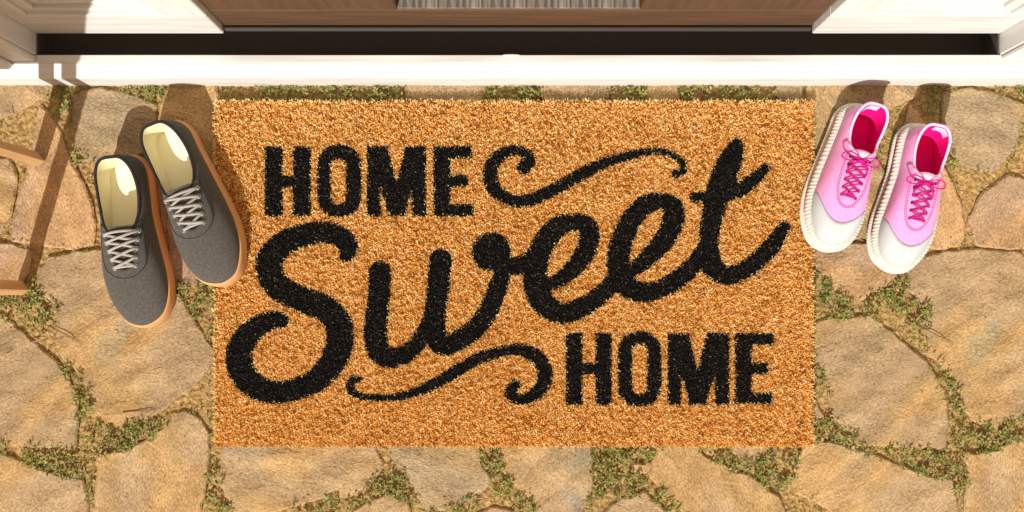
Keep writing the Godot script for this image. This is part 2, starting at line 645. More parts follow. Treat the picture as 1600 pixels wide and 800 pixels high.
func build_growth() -> void:
	# small creeping weeds and dry litter in the joints; thick tufts where the paving shows them
	var tufts := [[112, 588, 22], [176, 690, 34], [60, 480, 26], [40, 462, 24], [85, 500, 20], [120, 640, 16], [300, 455, 30], [312, 480, 20], [318, 520, 12], [130, 620, 18], [70, 712, 30], [110, 728, 26], [140, 760, 14], [230, 668, 24], [205, 685, 26],
		[336, 745, 12], [345, 785, 16], [500, 790, 30], [560, 785, 18], [640, 775, 14], [620, 760, 18], [600, 755, 20], [770, 715, 22], [775, 740, 18], [790, 765, 18], [820, 790, 18], [940, 720, 26], [960, 750, 30], [985, 765, 20], [935, 770, 20], [1000, 710, 20],
		[1115, 708, 22], [1150, 728, 20], [1180, 735, 22], [1220, 725, 28], [1200, 750, 22], [1040, 785, 20], [1270, 440, 26], [1290, 455, 22], [1310, 478, 20], [1345, 480, 28], [1395, 462, 14], [1290, 600, 22], [1285, 570, 16], [1300, 680, 30], [1340, 700, 22],
		[90, 140, 10], [105, 150, 14], [100, 170, 12], [230, 140, 24], [260, 150, 14], [250, 138, 16], [125, 250, 14], [440, 140, 26], [500, 142, 30], [560, 140, 28], [610, 142, 20], [790, 141, 30], [815, 142, 22], [990, 141, 20], [965, 143, 14], [1090, 142, 20], [1140, 142, 24], [1185, 142, 20], [690, 790, 22], [720, 792, 18], [900, 790, 14], [395, 795, 10]]
	var leaf := leaf_mesh()
	var green := PackedFloat32Array()
	var dry := PackedFloat32Array()
	var r := RandomNumberGenerator.new()
	r.seed = 99
	var spots := []
	for t in tufts:
		for s in [0, -1361, 1361]:
			if t[0] + s > -300 and t[0] + s < 1900:
				spots.append([t[0] + s, t[1], t[2]])
	for t in spots:
		var n: int = int(t[2] * t[2] * 0.85)
		for k in n:
			var rad: float = t[2] * sqrt(r.randf()) * 1.25
			var f := r.randf() * TAU
			var q := Vector2((t[0] + rad * cos(f) * 1.2 - 800.0) / 1000.0, (t[1] + rad * sin(f) * 0.8 - 490.0) / 1000.0)
			if q.y < -0.356 or in_stone(q): continue
			if n_fine.get_noise_2d(q.x * 1.1, q.y * 1.1) < 0.06: continue
			var s := r.randf_range(0.0038, 0.0084)
			var b := Basis.from_euler(Vector3(r.randf_range(-0.9, 0.35), r.randf() * TAU, r.randf_range(-0.6, 0.6))).scaled(Vector3(s, s, s) * Vector3(1.0, 1.0, 1.0))
			var w := r.randf()
			var c := Color(0.09, 0.115, 0.02).lerp(Color(0.28, 0.29, 0.07), w)
			if r.randf() < 0.34: c = [Color(0.36, 0.27, 0.11), Color(0.28, 0.19, 0.09), Color(0.30, 0.25, 0.09)][r.randi() % 3]
			add_copy(green, b, Vector3(q.x, r.randf_range(-0.005, 0.0045), q.y), c)
	var tries := 0
	while tries < 60000:
		tries += 1
		var q := Vector2(r.randf_range(-1.15, 1.15), r.randf_range(-0.356, 0.6))
		if Rect2(-0.46, -0.33, 0.92, 0.53).has_point(q) or in_stone(q): continue
		var s := r.randf_range(0.003, 0.008)
		var b := Basis.from_euler(Vector3(r.randf_range(-0.5, 0.3), r.randf() * TAU, r.randf_range(-0.5, 0.5))).scaled(Vector3(s, s, s))
		var nz := n_mid.get_noise_2d(q.x * 1.4 + 3.0, q.y * 1.4)
		if nz + r.randf_range(-0.15, 0.15) > 0.17:
			add_copy(green, b, Vector3(q.x, r.randf_range(-0.007, 0.001), q.y), Color(0.13, 0.155, 0.03).lerp(Color(0.24, 0.24, 0.06), r.randf()))
		elif r.randf() < 0.3:
			# rootlets, bark and dead grass
			var thin := Basis.from_euler(Vector3(r.randf_range(-0.3, 0.2), r.randf() * TAU, r.randf_range(-0.5, 0.5))).scaled_local(Vector3(s * 0.45, s * 0.6, s * r.randf_range(1.0, 2.4)))
			add_copy(dry, thin, Vector3(q.x, r.randf_range(-0.008, -0.001), q.y), [Color(0.16, 0.09, 0.04), Color(0.30, 0.19, 0.09), Color(0.36, 0.25, 0.11), Color(0.46, 0.34, 0.18)][r.randi() % 4])
	# crumbs of earth, grit and single coir hairs strewn over the stones
	for k in 2600:
		var q := Vector2(r.randf_range(-1.0, 1.0), r.randf_range(-0.356, 0.5))
		if n_mid.get_noise_2d(q.x * 0.8 + 11.0, q.y * 0.8) + r.randf_range(-0.3, 0.3) < 0.0 or Rect2(-0.47, -0.34, 0.94, 0.555).has_point(q): continue
		var s := r.randf_range(0.0008, 0.0022)
		var b := Basis.from_euler(Vector3(r.randf_range(-0.4, 0.4), r.randf() * TAU, r.randf() * TAU)).scaled_local(Vector3(s * 2.0, s * 1.5, s * r.randf_range(1.0, 3.0)))
		add_copy(dry, b, Vector3(q.x, 0.0002, q.y), [Color(0.20, 0.12, 0.055), Color(0.32, 0.21, 0.10), Color(0.60, 0.46, 0.27), Color(0.12, 0.07, 0.035)][r.randi() % 4])
	for k in 420:
		var f := r.randf()
		var away := absf(r.randfn(0.0, 0.02)) + 0.004
		var q := Vector2(lerpf(-0.47, 0.475, f), 0.21 + away) if k % 3 == 0 else (Vector2(-0.466 - away, lerpf(-0.33, 0.2, f)) if k % 3 == 1 else Vector2(0.472 + away, lerpf(-0.33, 0.2, f)))
		var b := Basis.from_euler(Vector3(0, r.randf() * TAU, r.randf_range(-0.5, 0.5))).scaled_local(Vector3(0.0018, 0.001, r.randf_range(0.004, 0.009)))
		add_copy(dry, b, Vector3(q.x, 0.0006, q.y), Color(0.62, 0.33, 0.10).lerp(Color(0.35, 0.16, 0.04), r.randf()))
	var g := multi("joint_weeds", leaf, M.leaf, green, self)
	tag(g, "small green weeds creeping in the joints between flagstones", "weeds")
	var d := multi("dry_litter", leaf, M.leaf, dry, self)
	tag(d, "dry brown rootlets and dead grass lying in the paving joints", "litter")
	# loose twigs
	for t in [[[57, 500, 90, 516, 128, 537], "thin brown twig lying across a joint beside the big grey spotted flagstone"], [[192, 644, 220, 641, 247, 640], "thin dark twig lying flat near the rounded edge of a flagstone"],
			[[1418, 500, 1450, 516, 1489, 537], "thin brown twig lying across a joint beyond the pink shoes"]]:
		var pts := []
		for k in range(0, t[0].size(), 2):
			var v := px(t[0][k], t[0][k + 1])
			v.y = 0.0004
			pts.append(v)
		var st := new_st()
		tube(st, catmull(pts, 5, false), 0.0012, 6, false, 1.0, true)
		st.generate_normals()
		var o := put("twig", st.commit(), mat(srgb(112, 72, 42), 0.8), self)
		tag(o, t[1], "twig", "twigs lying on the paving")

# ---------------------------------------------------------------- house front
func build_house() -> void:
	var fr := base("door_frame", Vector3(0, 0, -0.39))
	tag(fr, "white painted wooden door frame with wide panelled sides and a broad sill", "door frame")
	var z0 := -0.39
	var sh := 0.076
	# the sill: upright nose, bevel, flat strip
	put("sill", sweep_x([Vector2(-0.03, -0.357 - z0), Vector2(0.058, -0.357 - z0), Vector2(0.060, -0.3585 - z0), Vector2(sh - 0.0018, -0.3755 - z0), Vector2(sh - 0.0018, -0.3888 - z0), Vector2(-0.03, -0.3888 - z0)], -0.86, 0.86), M.white, fr)
	put("sill_strip", boxmesh(Vector3(-0.7155, sh - 0.0016, -0.377 - z0), Vector3(0.7155, sh, -0.3888 - z0), 0.0006), M.white, fr)
		# an open gap between sill and house, shaped with an undercut to stay dark
	var tr := put("gap_floor", boxmesh(Vector3(-0.7155, -0.02, -0.3892 - z0), Vector3(0.7335, 0.004, -0.60 - z0), 0.0005), M.metal, fr)
	put("gap_back", boxmesh(Vector3(-0.7153, 0.0042, -0.57 - z0), Vector3(0.7333, 0.0735, -0.60 - z0), 0.0005), M.metal, tr)
	put("gap_end", boxmesh(Vector3(-0.7152, 0.0042, -0.3894 - z0), Vector3(-0.7132, 0.0735, -0.5698 - z0), 0.0005), M.metal, tr)
	put("gap_end", boxmesh(Vector3(0.7332, 0.0042, -0.3894 - z0), Vector3(0.7312, 0.0735, -0.5698 - z0), 0.0005), M.metal, tr)
	put("gap_lining", boxmesh(Vector3(-0.7130, 0.0042, -0.3892 - z0), Vector3(0.7310, 0.0735, -0.3902 - z0), 0.0003), M.metal, tr)
	var bump := SphereMesh.new()
	bump.radius = 1.0; bump.height = 2.0
	bump.radial_segments = 24; bump.rings = 12
	var bo := put("sill_knob", bump, M.white, fr, Vector3(-0.001, sh - 0.001, -0.3885 - z0))
	bo.scale = Vector3(0.014, 0.003, 0.0022)
	# side panels: boards with a moulded frame round a sunk field
	for s in [-1.0, 1.0]:
		var side := Node3D.new()
		side.name = "side_panel"
		fr.add_child(side, true)
		var xi := 0.4320 if s < 0 else 0.4500
		var xo := 0.7155 if s < 0 else 0.7340
		var top := 2.12
		var zf := -0.4212 - z0
		put("bottom_rail", boxmesh(Vector3(s * (xi + 0.001), sh - 0.001, zf), Vector3(s * xo, 0.188, zf - 0.045), 0.0015), M.white, side)
		put("stile", boxmesh(Vector3(s * (xi + 0.001), 0.188, zf - 0.0003), Vector3(s * (xi + 0.062), top, zf - 0.045), 0.0015), M.white_up, side)
		put("stile", boxmesh(Vector3(s * (xo - 0.028), 0.188, zf - 0.0003), Vector3(s * xo, top, zf - 0.045), 0.0015), M.white_up, side)
		put("top_rail", boxmesh(Vector3(s * (xi + 0.062), 2.0, zf), Vector3(s * (xo - 0.028), top, zf - 0.045), 0.0015), M.white, side)
		# two steps of moulding round the field
		var ax := xi + 0.062
		var bx := xo - 0.028
		var bot := 0.188
		var up := 2.0
		for k in 2:
			var w := 0.016 if k == 0 else 0.012
			var dz := 0.006 + 0.007 * k
			put("moulding", boxmesh(Vector3(s * ax, bot, zf - dz), Vector3(s * bx, bot + w, zf - 0.044), 0.002), M.white, side)
			put("moulding", boxmesh(Vector3(s * ax, up, zf - dz), Vector3(s * bx, up - w, zf - 0.044), 0.002), M.white, side)
			put("moulding", boxmesh(Vector3(s * ax, bot + w, zf - dz), Vector3(s * (ax + w), up - w, zf - 0.044), 0.002), M.white_up, side)
			put("moulding", boxmesh(Vector3(s * bx, bot + w, zf - dz), Vector3(s * (bx - w), up - w, zf - 0.044), 0.002), M.white_up, side)
			ax += w; bx -= w; bot += w; up -= w
		put("field", boxmesh(Vector3(s * ax, bot, zf - 0.022), Vector3(s * bx, up, zf - 0.044), 0.001), M.white_up, side)
		# jamb and outer casing, up to the head
		put("jamb", boxmesh(Vector3(s * (xo + 0.0005), -0.05, -0.389 - z0), Vector3(s * (xo + 0.03), top, zf - 0.06), 0.002), M.white_up, fr)
		put("casing", boxmesh(Vector3(s * (xo + 0.001), sh - 0.001, -0.379 - z0), Vector3(s * 0.845, top + 0.09, -0.3888 - z0), 0.003), M.white_up, fr)
		put("nosing", boxmesh(Vector3(s * (xo + 0.035), sh - 0.001, -0.366 - z0), Vector3(s * 0.845, top + 0.09, -0.3786 - z0), 0.004), M.white_up, fr)
	put("head", boxmesh(Vector3(-0.7155, 2.12, -0.3792 - z0), Vector3(0.734, 2.21, -0.47 - z0), 0.003), M.white, fr)

	var dr := base("front_door", Vector3(0.01, 0, -0.431))
	tag(dr, "brown wooden front door with a sunk panel and a steel weather strip", "door")
	var dz0 := -0.431
	var dl := -0.4310 - 0.01
	var dd := 0.4490 - 0.01
	var pl := -0.163 - 0.01
	var pr := 0.182 - 0.01
	var pb := 0.181
	put("bottom_rail", boxmesh(Vector3(dl, 0.085, 0), Vector3(dd, pb, -0.044), 0.002), M.door_x, dr)
	put("stile", boxmesh(Vector3(dl, pb, -0.0003), Vector3(pl, 2.11, -0.044), 0.002), M.door, dr)
	put("stile", boxmesh(Vector3(pr, pb, -0.0003), Vector3(dd, 2.11, -0.044), 0.002), M.door, dr)
	put("top_rail", boxmesh(Vector3(pl, 1.95, 0), Vector3(pr, 2.11, -0.044), 0.002), M.door_x, dr)
	put("panel_ledge", boxmesh(Vector3(pl, pb + 0.0005, -0.002), Vector3(pr, pb + 0.004, -0.040), 0.001), M.ledge, dr)
	put("panel", boxmesh(Vector3(pl, pb + 0.004, -0.036), Vector3(pr, 1.95, -0.0438), 0.001), M.door, dr)
	put("weather_strip", boxmesh(Vector3(dl, 0.0785, 0.0085), Vector3(dd, 0.0905, 0.0004), 0.003), M.steel, dr)
	put("seal", boxmesh(Vector3(dl + 0.002, 0.0757, 0.006), Vector3(dd - 0.002, 0.0784, -0.03), 0.0005), M.seal, dr)
	# lever handle, well above the picture
	var st := new_st()
	tube(st, catmull([Vector3(0.375, 1.02, 0.0), Vector3(0.375, 1.02, 0.045), Vector3(0.365, 1.02, 0.055), Vector3(0.26, 1.02, 0.055)], 6, false), 0.009, 10)
	st.generate_normals()
	put("handle", st.commit(), M.steel, dr)

	var wl := base("house_wall", Vector3(0, 0, -0.5))
	tag(wl, "pale rendered house wall around the white door frame", "wall")
	for s in [-1.0, 1.0]:
		put("wall_side", boxmesh(Vector3(s * 0.8455, -0.05, 0.11), Vector3(s * 4.5, 3.0, -0.2), 0.004), M.wall, wl)
	put("wall_over_door", boxmesh(Vector3(-0.8454, 2.2105, 0.11), Vector3(0.8454, 3.0, -0.2), 0.004), M.wall, wl)

# ---------------------------------------------------------------- doormat
var ink := PackedByteArray()
const IW := 960
const IH := 560
const IX := 325.0
const IY := 145.0

func ink_disc(x: float, y: float, r: float, id: int) -> void:
	var r2 := r * r
	for yy in range(maxi(0, int(y - r - IY)), mini(IH, int(y + r - IY) + 2)):
		var dy: float = yy + IY - y
		var w2 := r2 - dy * dy
		if w2 <= 0.0: continue
		var w := sqrt(w2)
		for xx in range(maxi(0, int(ceil(x - w - IX))), mini(IW, int(x + w - IX) + 1)):
			ink[yy * IW + xx] = id

func ink_poly(a: Array, id: int) -> void:
	var p := PackedVector2Array()
	var r := Rect2(Vector2(a[0], a[1]), Vector2.ZERO)
	for k in range(0, a.size(), 2):
		p.append(Vector2(a[k], a[k + 1]))
		r = r.expand(Vector2(a[k], a[k + 1]))
	for yy in range(int(r.position.y), int(r.end.y) + 1):
		for xx in range(int(r.position.x), int(r.end.x) + 1):
			if Geometry2D.is_point_in_polygon(Vector2(xx, yy), p):
				ink[int(yy - IY) * IW + int(xx - IX)] = id

func ink_stroke(a: Array, id: int) -> void:
	var p := []
	for k in range(0, a.size(), 3):
		p.append(Vector3(a[k], a[k + 1], a[k + 2]))
	for v in catmull(p, 22, false):
		ink_disc(v.x, v.y, v.z * 0.5, id)

func letter_o(x0: float, x1: float, y0: float, y1: float, hx0: float, hx1: float, hy0: float, hy1: float, id: int) -> void:
	for yy in range(int(y0), int(y1) + 1):
		for xx in range(int(x0), int(x1) + 1):
			if super_in(xx, yy, x0, x1, y0, y1, 30.0) and not super_in(xx, yy, hx0, hx1, hy0, hy1, 11.0):
				ink[int(yy - IY) * IW + int(xx - IX)] = id

func super_in(x: float, y: float, x0: float, x1: float, y0: float, y1: float, r: float) -> bool:
	if x < x0 or x > x1 or y < y0 or y > y1: return false
	var cx := clampf(x, x0 + r, x1 - r)
	var cy := clampf(y, y0 + r, y1 - r)
	return Vector2(x - cx, y - cy).length() <= r

func draw_lettering() -> void:
	ink.resize(IW * IH)
	ink.fill(0)
	# HOME
	ink_poly([414, 229, 440, 229, 440, 336, 414, 336], 1)
	ink_poly([458, 229, 484, 229, 484, 336, 458, 336], 1)
	ink_poly([438, 275, 460, 275, 460, 291, 438, 291], 1)
	letter_o(496, 563, 226, 338, 517, 540, 247, 319, 1)
	ink_poly([574, 229, 593, 229, 593, 336, 574, 336], 1)
	ink_poly([644, 229, 664, 229, 664, 336, 644, 336], 1)
	ink_poly([578, 229, 604, 229, 632, 335, 607, 335], 1)
	ink_poly([634, 229, 660, 229, 632, 335, 607, 335], 1)
	ink_poly([678, 229, 702, 229, 702, 336, 678, 336], 1)
	ink_poly([700, 229, 736, 229, 736, 246, 700, 246], 1)
	ink_poly([700, 274, 729, 274, 729, 290, 700, 290], 1)
	ink_poly([700, 319, 738, 319, 738, 336, 700, 336], 1)
	# HOME again, below
	ink_poly([885, 521, 909, 521, 909, 631, 885, 631], 2)
	ink_poly([931, 521, 954, 521, 954, 631, 931, 631], 2)
	ink_poly([907, 568, 933, 568, 933, 583, 907, 583], 2)
	letter_o(966, 1032, 518, 634, 987, 1011, 537, 616, 2)
	ink_poly([1044, 521, 1063, 521, 1063, 631, 1044, 631], 2)
	ink_poly([1118, 521, 1138, 521, 1138, 631, 1118, 631], 2)
	ink_poly([1048, 521, 1075, 521, 1103, 631, 1077, 631], 2)
	ink_poly([1104, 521, 1134, 521, 1103, 631, 1077, 631], 2)
	ink_poly([1149, 521, 1173, 521, 1173, 629, 1149, 629], 2)
	ink_poly([1171, 521, 1208, 521, 1208, 537, 1171, 537], 2)
	ink_poly([1171, 567, 1199, 567, 1199, 583, 1171, 583], 2)
	ink_poly([1171, 614, 1206, 614, 1206, 629, 1171, 629], 2)
	# Sweet
	ink_stroke([540, 398, 22, 544, 384, 30, 527, 367, 32, 500, 363, 33, 455, 373, 36, 425, 397, 40, 420, 423, 40, 436, 449, 40, 471, 467, 39, 508, 482, 40, 529, 510, 42, 527, 549, 41, 500, 588, 37, 457, 609, 34, 418, 611, 35, 386, 593, 40, 373, 564, 41, 378, 535, 39, 400, 511, 33, 426, 500, 28, 440, 501, 22], 3)
	ink_stroke([593, 424, 34, 591, 466, 34, 586, 520, 35, 593, 550, 34, 617, 558, 30, 645, 543, 26, 668, 508, 24, 680, 470, 26], 3)
	ink_stroke([688, 405, 34, 684, 452, 34, 678, 501, 34, 682, 530, 32, 697, 539, 31, 734, 520, 30, 760, 489, 30, 778, 446, 28, 788, 418, 24], 3)
	ink_disc(767, 393, 30, 3)
	ink_stroke([780, 418, 24, 800, 416, 26, 818, 412, 28, 836, 402, 30], 3)
	ink_stroke([862, 444, 18, 880, 432, 24, 904, 409, 29, 919, 380, 32, 917, 354, 30, 896, 346, 26, 870, 355, 32, 849, 380, 34, 837, 414, 36, 837, 443, 38, 848, 472, 37, 876, 489, 32, 908, 480, 30, 942, 457, 28, 964, 432, 26], 3)
	ink_stroke([985, 424, 18, 1008, 406, 26, 1036, 376, 31, 1051, 346, 34, 1050, 322, 30, 1031, 313, 25, 1006, 321, 30, 982, 350, 32, 969, 384, 34, 966, 418, 36, 975, 442, 35, 998, 456, 31, 1027, 453, 28, 1061, 434, 28, 1087, 409, 26, 1104, 384, 24], 3)
	ink_stroke([1151, 223, 16, 1146, 239, 30, 1135, 265, 40, 1121, 303, 38, 1110, 350, 31, 1107, 384, 31, 1111, 412, 34, 1130, 429, 29, 1155, 425, 27, 1180, 409, 28, 1206, 383, 26, 1225, 354, 18], 3)
	ink_stroke([1084, 307, 14, 1112, 307, 20, 1153, 296, 24, 1176, 281, 20, 1196, 262, 14], 3)
	# flourishes
	ink_stroke([819, 260, 22, 826, 247, 20, 815, 236, 14, 794, 235, 16, 773, 250, 20, 765, 273, 22, 775, 298, 21, 802, 313, 18, 828, 312, 18, 862, 297, 18, 900, 276, 18, 942, 255, 16, 985, 242, 13, 1019, 236, 10, 1044, 239, 9, 1064, 252, 10, 1066, 266, 12, 1055, 271, 12], 4)
	ink_stroke([560, 591, 9, 549, 594, 12, 548, 609, 12, 564, 619, 10, 598, 621, 9, 632, 617, 12, 671, 603, 16, 710, 581, 18, 749, 559, 18, 788, 548, 16, 812, 546, 18, 836, 556, 22, 850, 576, 22, 849, 597, 22, 838, 613, 20, 818, 623, 16, 801, 620, 16, 797, 610, 17, 806, 601, 15], 5)

func fibre_mesh() -> Mesh:
	# one stiff coir bristle, three-sided, one unit tall, about a unit across
	var st := new_st()
	st.set_smooth_group(-1)
	var b := []
	var t := []
	for k in 3:
		var f := TAU * k / 3.0
		b.append(Vector3(cos(f) * 0.6, 0, sin(f) * 0.6))
		t.append(Vector3(cos(f) * 0.42, 1, sin(f) * 0.42))
	for k in 3:
		var j := (k + 1) % 3
		quad(st, b[k], t[k], t[j], b[j])
	for v in [t[0], t[2], t[1]]: st.add_vertex(v)
	st.generate_normals()
	return st.commit()

func build_mat() -> void:
	draw_lettering()
	var dm := base("doormat", Vector3(0.0025, 0.0005, -0.0625))
	tag(dm, "bristly orange coir doormat reading HOME Sweet HOME in black", "doormat")
	var at := dm.position
	var k := 1.0 - 0.0115 / EYE
	var x0 := (333.5 - 800.0) * 0.001 * k
	var x1 := (1272.5 - 800.0) * 0.001 * k
	var z0 := (156.5 - 490.0) * 0.001 * k
	var z1 := (700.0 - 490.0) * 0.001 * k
	# the dye reaches down to the roots of the pile
	var im := Image.create_empty(IW, IH, false, Image.FORMAT_RGB8)
	im.fill(srgb(178, 108, 44))
	for yy in range(1, IH - 1):
		for xx in range(1, IW - 1):
			var o := yy * IW + xx
			if ink[o] + ink[o - 1] + ink[o + 1] + ink[o - IW] + ink[o + IW] > 0:
				im.set_pixel(xx, yy, srgb(20, 18, 17))
	var dyed := mat(Color.WHITE, 0.95, 0.1)
	dyed.albedo_texture = ImageTexture.create_from_image(im)
	var mm := 0.001 * k
	var u0 := (IX - 800.0) * mm
	var v0 := (IY - 490.0) * mm
	var fs := new_st()
	fs.set_smooth_group(-1)
	for c in [[x0, z0], [x1, z0], [x1, z1], [x0, z0], [x1, z1], [x0, z1]]:
		var inx: float = clampf(c[0], x0 + 0.003, x1 - 0.003)
		var inz: float = clampf(c[1], z0 + 0.003, z1 - 0.003)
		fs.set_uv(Vector2((inx - u0) / (IW * mm), (inz - v0) / (IH * mm)))
		fs.add_vertex(Vector3(inx - at.x, 0.0088, inz - at.z))
	fs.generate_normals()
	put("pile_root", fs.commit(), dyed, dm)
	put("backing", boxmesh(Vector3(x0 + 0.002, 0.0, z0 + 0.002) - Vector3(at.x, 0, at.z), Vector3(x1 - 0.002, 0.0086, z1 - 0.002) - Vector3(at.x, 0, at.z), 0.001), mat(srgb(150, 92, 44), 0.95, 0.1), dm)
	var r := RandomNumberGenerator.new()
	r.seed = 1234
	var sets := []
	for i in 6: sets.append(PackedFloat32Array())
	var n_tuft := FastNoiseLite.new()
	n_tuft.seed = 77
	n_tuft.frequency = 115.0
	n_tuft.fractal_octaves = 2
	var step := 0.0017
	var nx := int((x1 - x0) / step)
	var nz := int((z1 - z0) / step)
	for s in 6: sets[s] = []
	for iz in nz:
		for ix in nx:
			var x := x0 + (ix + r.randf()) * step
			var z := z0 + (iz + r.randf()) * step
			var u := int(x / (0.001 * k) + 800.0 - IX + r.randf_range(-2.0, 2.0) + r.randf_range(-1.5, 1.5))
			var v := int(z / (0.001 * k) + 490.0 - IY + r.randf_range(-2.0, 2.0) + r.randf_range(-1.5, 1.5))
			var id: int = ink[clampi(v, 0, IH - 1) * IW + clampi(u, 0, IW - 1)]
			var tx := r.randf_range(-1, 1)
			var tz := r.randf_range(-1, 1)
			var lean := 0.55
			var up := Vector3(tx * lean, 1.0, tz * lean)
			# the outer bristles splay a little
			if ix < 4: up.x -= 0.5 * r.randf()
			if ix > nx - 5: up.x += 0.5 * r.randf()
			if iz < 4: up.z -= 0.5 * r.randf()
			if iz > nz - 5: up.z += 0.7 * r.randf()
			var h := r.randf_range(0.0034, 0.0060) + 0.0028 * n_tuft.get_noise_2d(x, z)
			up = up.normalized()
			var side := up.cross(Vector3(0, 0, 1)).normalized()
			var fw := side.cross(up)
			var w := r.randf_range(0.0006, 0.00115)
			up *= h
			side *= w
			fw *= w
			var c: Color
			if id == 0:
				var q := r.randf() + 0.95 * n_tuft.get_noise_2d(x, z) + 0.32 * n_mid.get_noise_2d(x * 2.2, z * 2.2)
				if q < 0.17: c = Color(0.22, 0.08, 0.012)
				elif q < 0.50: c = Color(0.95, 0.57, 0.14)
				elif q < 0.80: c = Color(0.97, 0.70, 0.23)
				else: c = Color(0.97, 0.82, 0.45)
			else:
				var q := r.randf()
				c = Color(0.012, 0.011, 0.010) if q < 0.72 else (Color(0.045, 0.041, 0.037) if q < 0.92 else (Color(0.12, 0.105, 0.09) if q < 0.975 else Color(0.34, 0.20, 0.07)))  # lighter grey strands colour in the glints on the black; tan ones are faded
			sets[id].append_array([side.x, up.x, fw.x, x - at.x, side.y, up.y, fw.y, 0.0080, side.z, up.z, fw.z, z - at.z, c.r, c.g, c.b, 1.0])
	var fm := fibre_mesh()
	var called := ["pile", "lettering", "lettering", "lettering", "flourish", "flourish"]
	var says := ["", "black block capitals HOME above the script word", "black block capitals HOME below the script word", "large black flowing script word Sweet", "black curling flourish above the script word", "black curling flourish below the script word"]
	for i in 6:
		var o := multi(called[i], fm, M.fibre, PackedFloat32Array(sets[i]), dm)
		if says[i] != "": o.set_meta("label", says[i])

# ---------------------------------------------------------------- shoes
# outline of a right shoe's sole: x to the inner side, z from heel to toe, millimetres on a 268 mm sole
const SOLE := [[0, 0], [22, 5], [35, 25], [37, 60], [37, 100], [43, 150], [48, 190], [46, 225], [35, 252], [15, 266], [-4, 268], [-24, 258], [-41, 228], [-49, 190], [-48, 150], [-43, 100], [-39, 60], [-36, 25], [-22, 5]]

class Shoe:
	var o := []       # outline of the sole, Vector2 in metres
	var nrm := []     # outward normals
	var rim := []     # edge of the opening, Vector3
	var y0 := 0.0     # where the upper leaves the sole
	var inset := 0.0
	var lean := 0.0   # how far the top of the upper leans over, metres per metre
	var rows := []    # surface of the upper, rows from sole to rim

func bez(a: Vector3, b: Vector3, c: Vector3, d: Vector3, t: float) -> Vector3:
	var s := 1.0 - t
	return a * s * s * s + b * 3.0 * s * s * t + c * 3.0 * s * t * t + d * t * t * t

func shoe_point(sh: Shoe, i: int, t: float) -> Vector3:
	var oo: Vector2 = sh.o[i] - sh.nrm[i] * sh.inset
	var O := Vector3(oo.x, sh.y0, oo.y)
	var R: Vector3 = sh.rim[i]
	var d := Vector2(R.x - O.x, R.z - O.z).length()
	var rise := R.y - O.y
	var far := smoothstep(0.03, 0.12, d)
	var P1 := O + Vector3(sh.nrm[i].x, 0, sh.nrm[i].y) * 0.0035 + Vector3(sh.lean * rise * 0.5, rise * lerpf(0.5, 0.60, far), 0)
	var P2 := O.lerp(R, lerpf(0.55, 0.48, far))
	P2.y = O.y + rise * lerpf(0.85, 0.93, far)
	return bez(O, P1, P2, R, t)

func make_shoe(length: float, wide: float, mx: float, rim_def: Array, y0: float, inset: float, lean: float) -> Shoe:
	var sh := Shoe.new()
	sh.lean = lean
	var k := length / 268.0
	var c := []
	for p in SOLE: c.append(Vector2(p[0] * wide * mx, p[1] * k) * 0.001)
	sh.o = catmull(c, 6, true)
	var n: int = sh.o.size()
	for i in n:
		var t: Vector2 = (sh.o[(i + 1) % n] - sh.o[(i - 1 + n) % n]).normalized()
		sh.nrm.append(Vector2(t.y, -t.x) * mx)
	var rr := []
	for p in rim_def: rr.append(Vector3(p[0] * mx + lean * (p[1] - y0 * 1000.0), p[1], p[2]) * 0.001)
	sh.rim = catmull(rr, 6, true)
	sh.y0 = y0
	sh.inset = inset
	for s in 21:
		var row := []
		for i in n: row.append(shoe_point(sh, i, s / 20.0))
		sh.rows.append(row)
	return sh

# height of the upper above the point (x, z)
func top_of(sh: Shoe, x: float, z: float) -> float:
	var best := sh.y0
	var q := Vector2(x, z)
	var n: int = sh.o.size()
	for s in 20:
		for i in n:
			var a: Vector3 = sh.rows[s][i]
			if absf(a.z - z) > 0.02 or absf(a.x - x) > 0.02: continue
			var b: Vector3 = sh.rows[s + 1][i]
			var c: Vector3 = sh.rows[s + 1][(i + 1) % n]
			var d: Vector3 = sh.rows[s][(i + 1) % n]
			for t in [[a, b, c], [a, c, d]]:
				var A := Vector2(t[0].x, t[0].z)
				var B := Vector2(t[1].x, t[1].z)
				var C := Vector2(t[2].x, t[2].z)
				var den := (B - A).cross(C - A)
				if absf(den) < 1e-12: continue
				var u := (q - A).cross(C - A) / den
				var v := (B - A).cross(q - A) / den
				if u >= -0.001 and v >= -0.001 and u + v <= 1.001:
					best = maxf(best, t[0].y + u * (t[1].y - t[0].y) + v * (t[2].y - t[0].y))
	return best

func on_top(sh: Shoe, p: Array, mx: float, lift: float) -> Vector3:
	var x: float = p[0] * 0.001 * mx + sh.lean * 0.036
	var z: float = p[1] * 0.001
	return Vector3(x, top_of(sh, x, z) + lift, z)

func ring(sh: Shoe, y: float, out: float) -> Array:
	var a := []
	for i in sh.o.size():
		var q: Vector2 = sh.o[i] + sh.nrm[i] * out
		a.append(Vector3(q.x, y, q.y))
	return a

func fan(st: SurfaceTool, loop: Array, c: Vector3) -> void:
	st.set_smooth_group(-1)
	for i in loop.size():
		st.add_vertex(c); st.add_vertex(loop[i]); st.add_vertex(loop[(i + 1) % loop.size()])

func flat_mesh(loop: Array) -> Mesh:
	var st := new_st()
	var c := Vector3.ZERO
	for v in loop: c += v / loop.size()
	fan(st, loop, c)
	st.generate_normals()
	return st.commit()

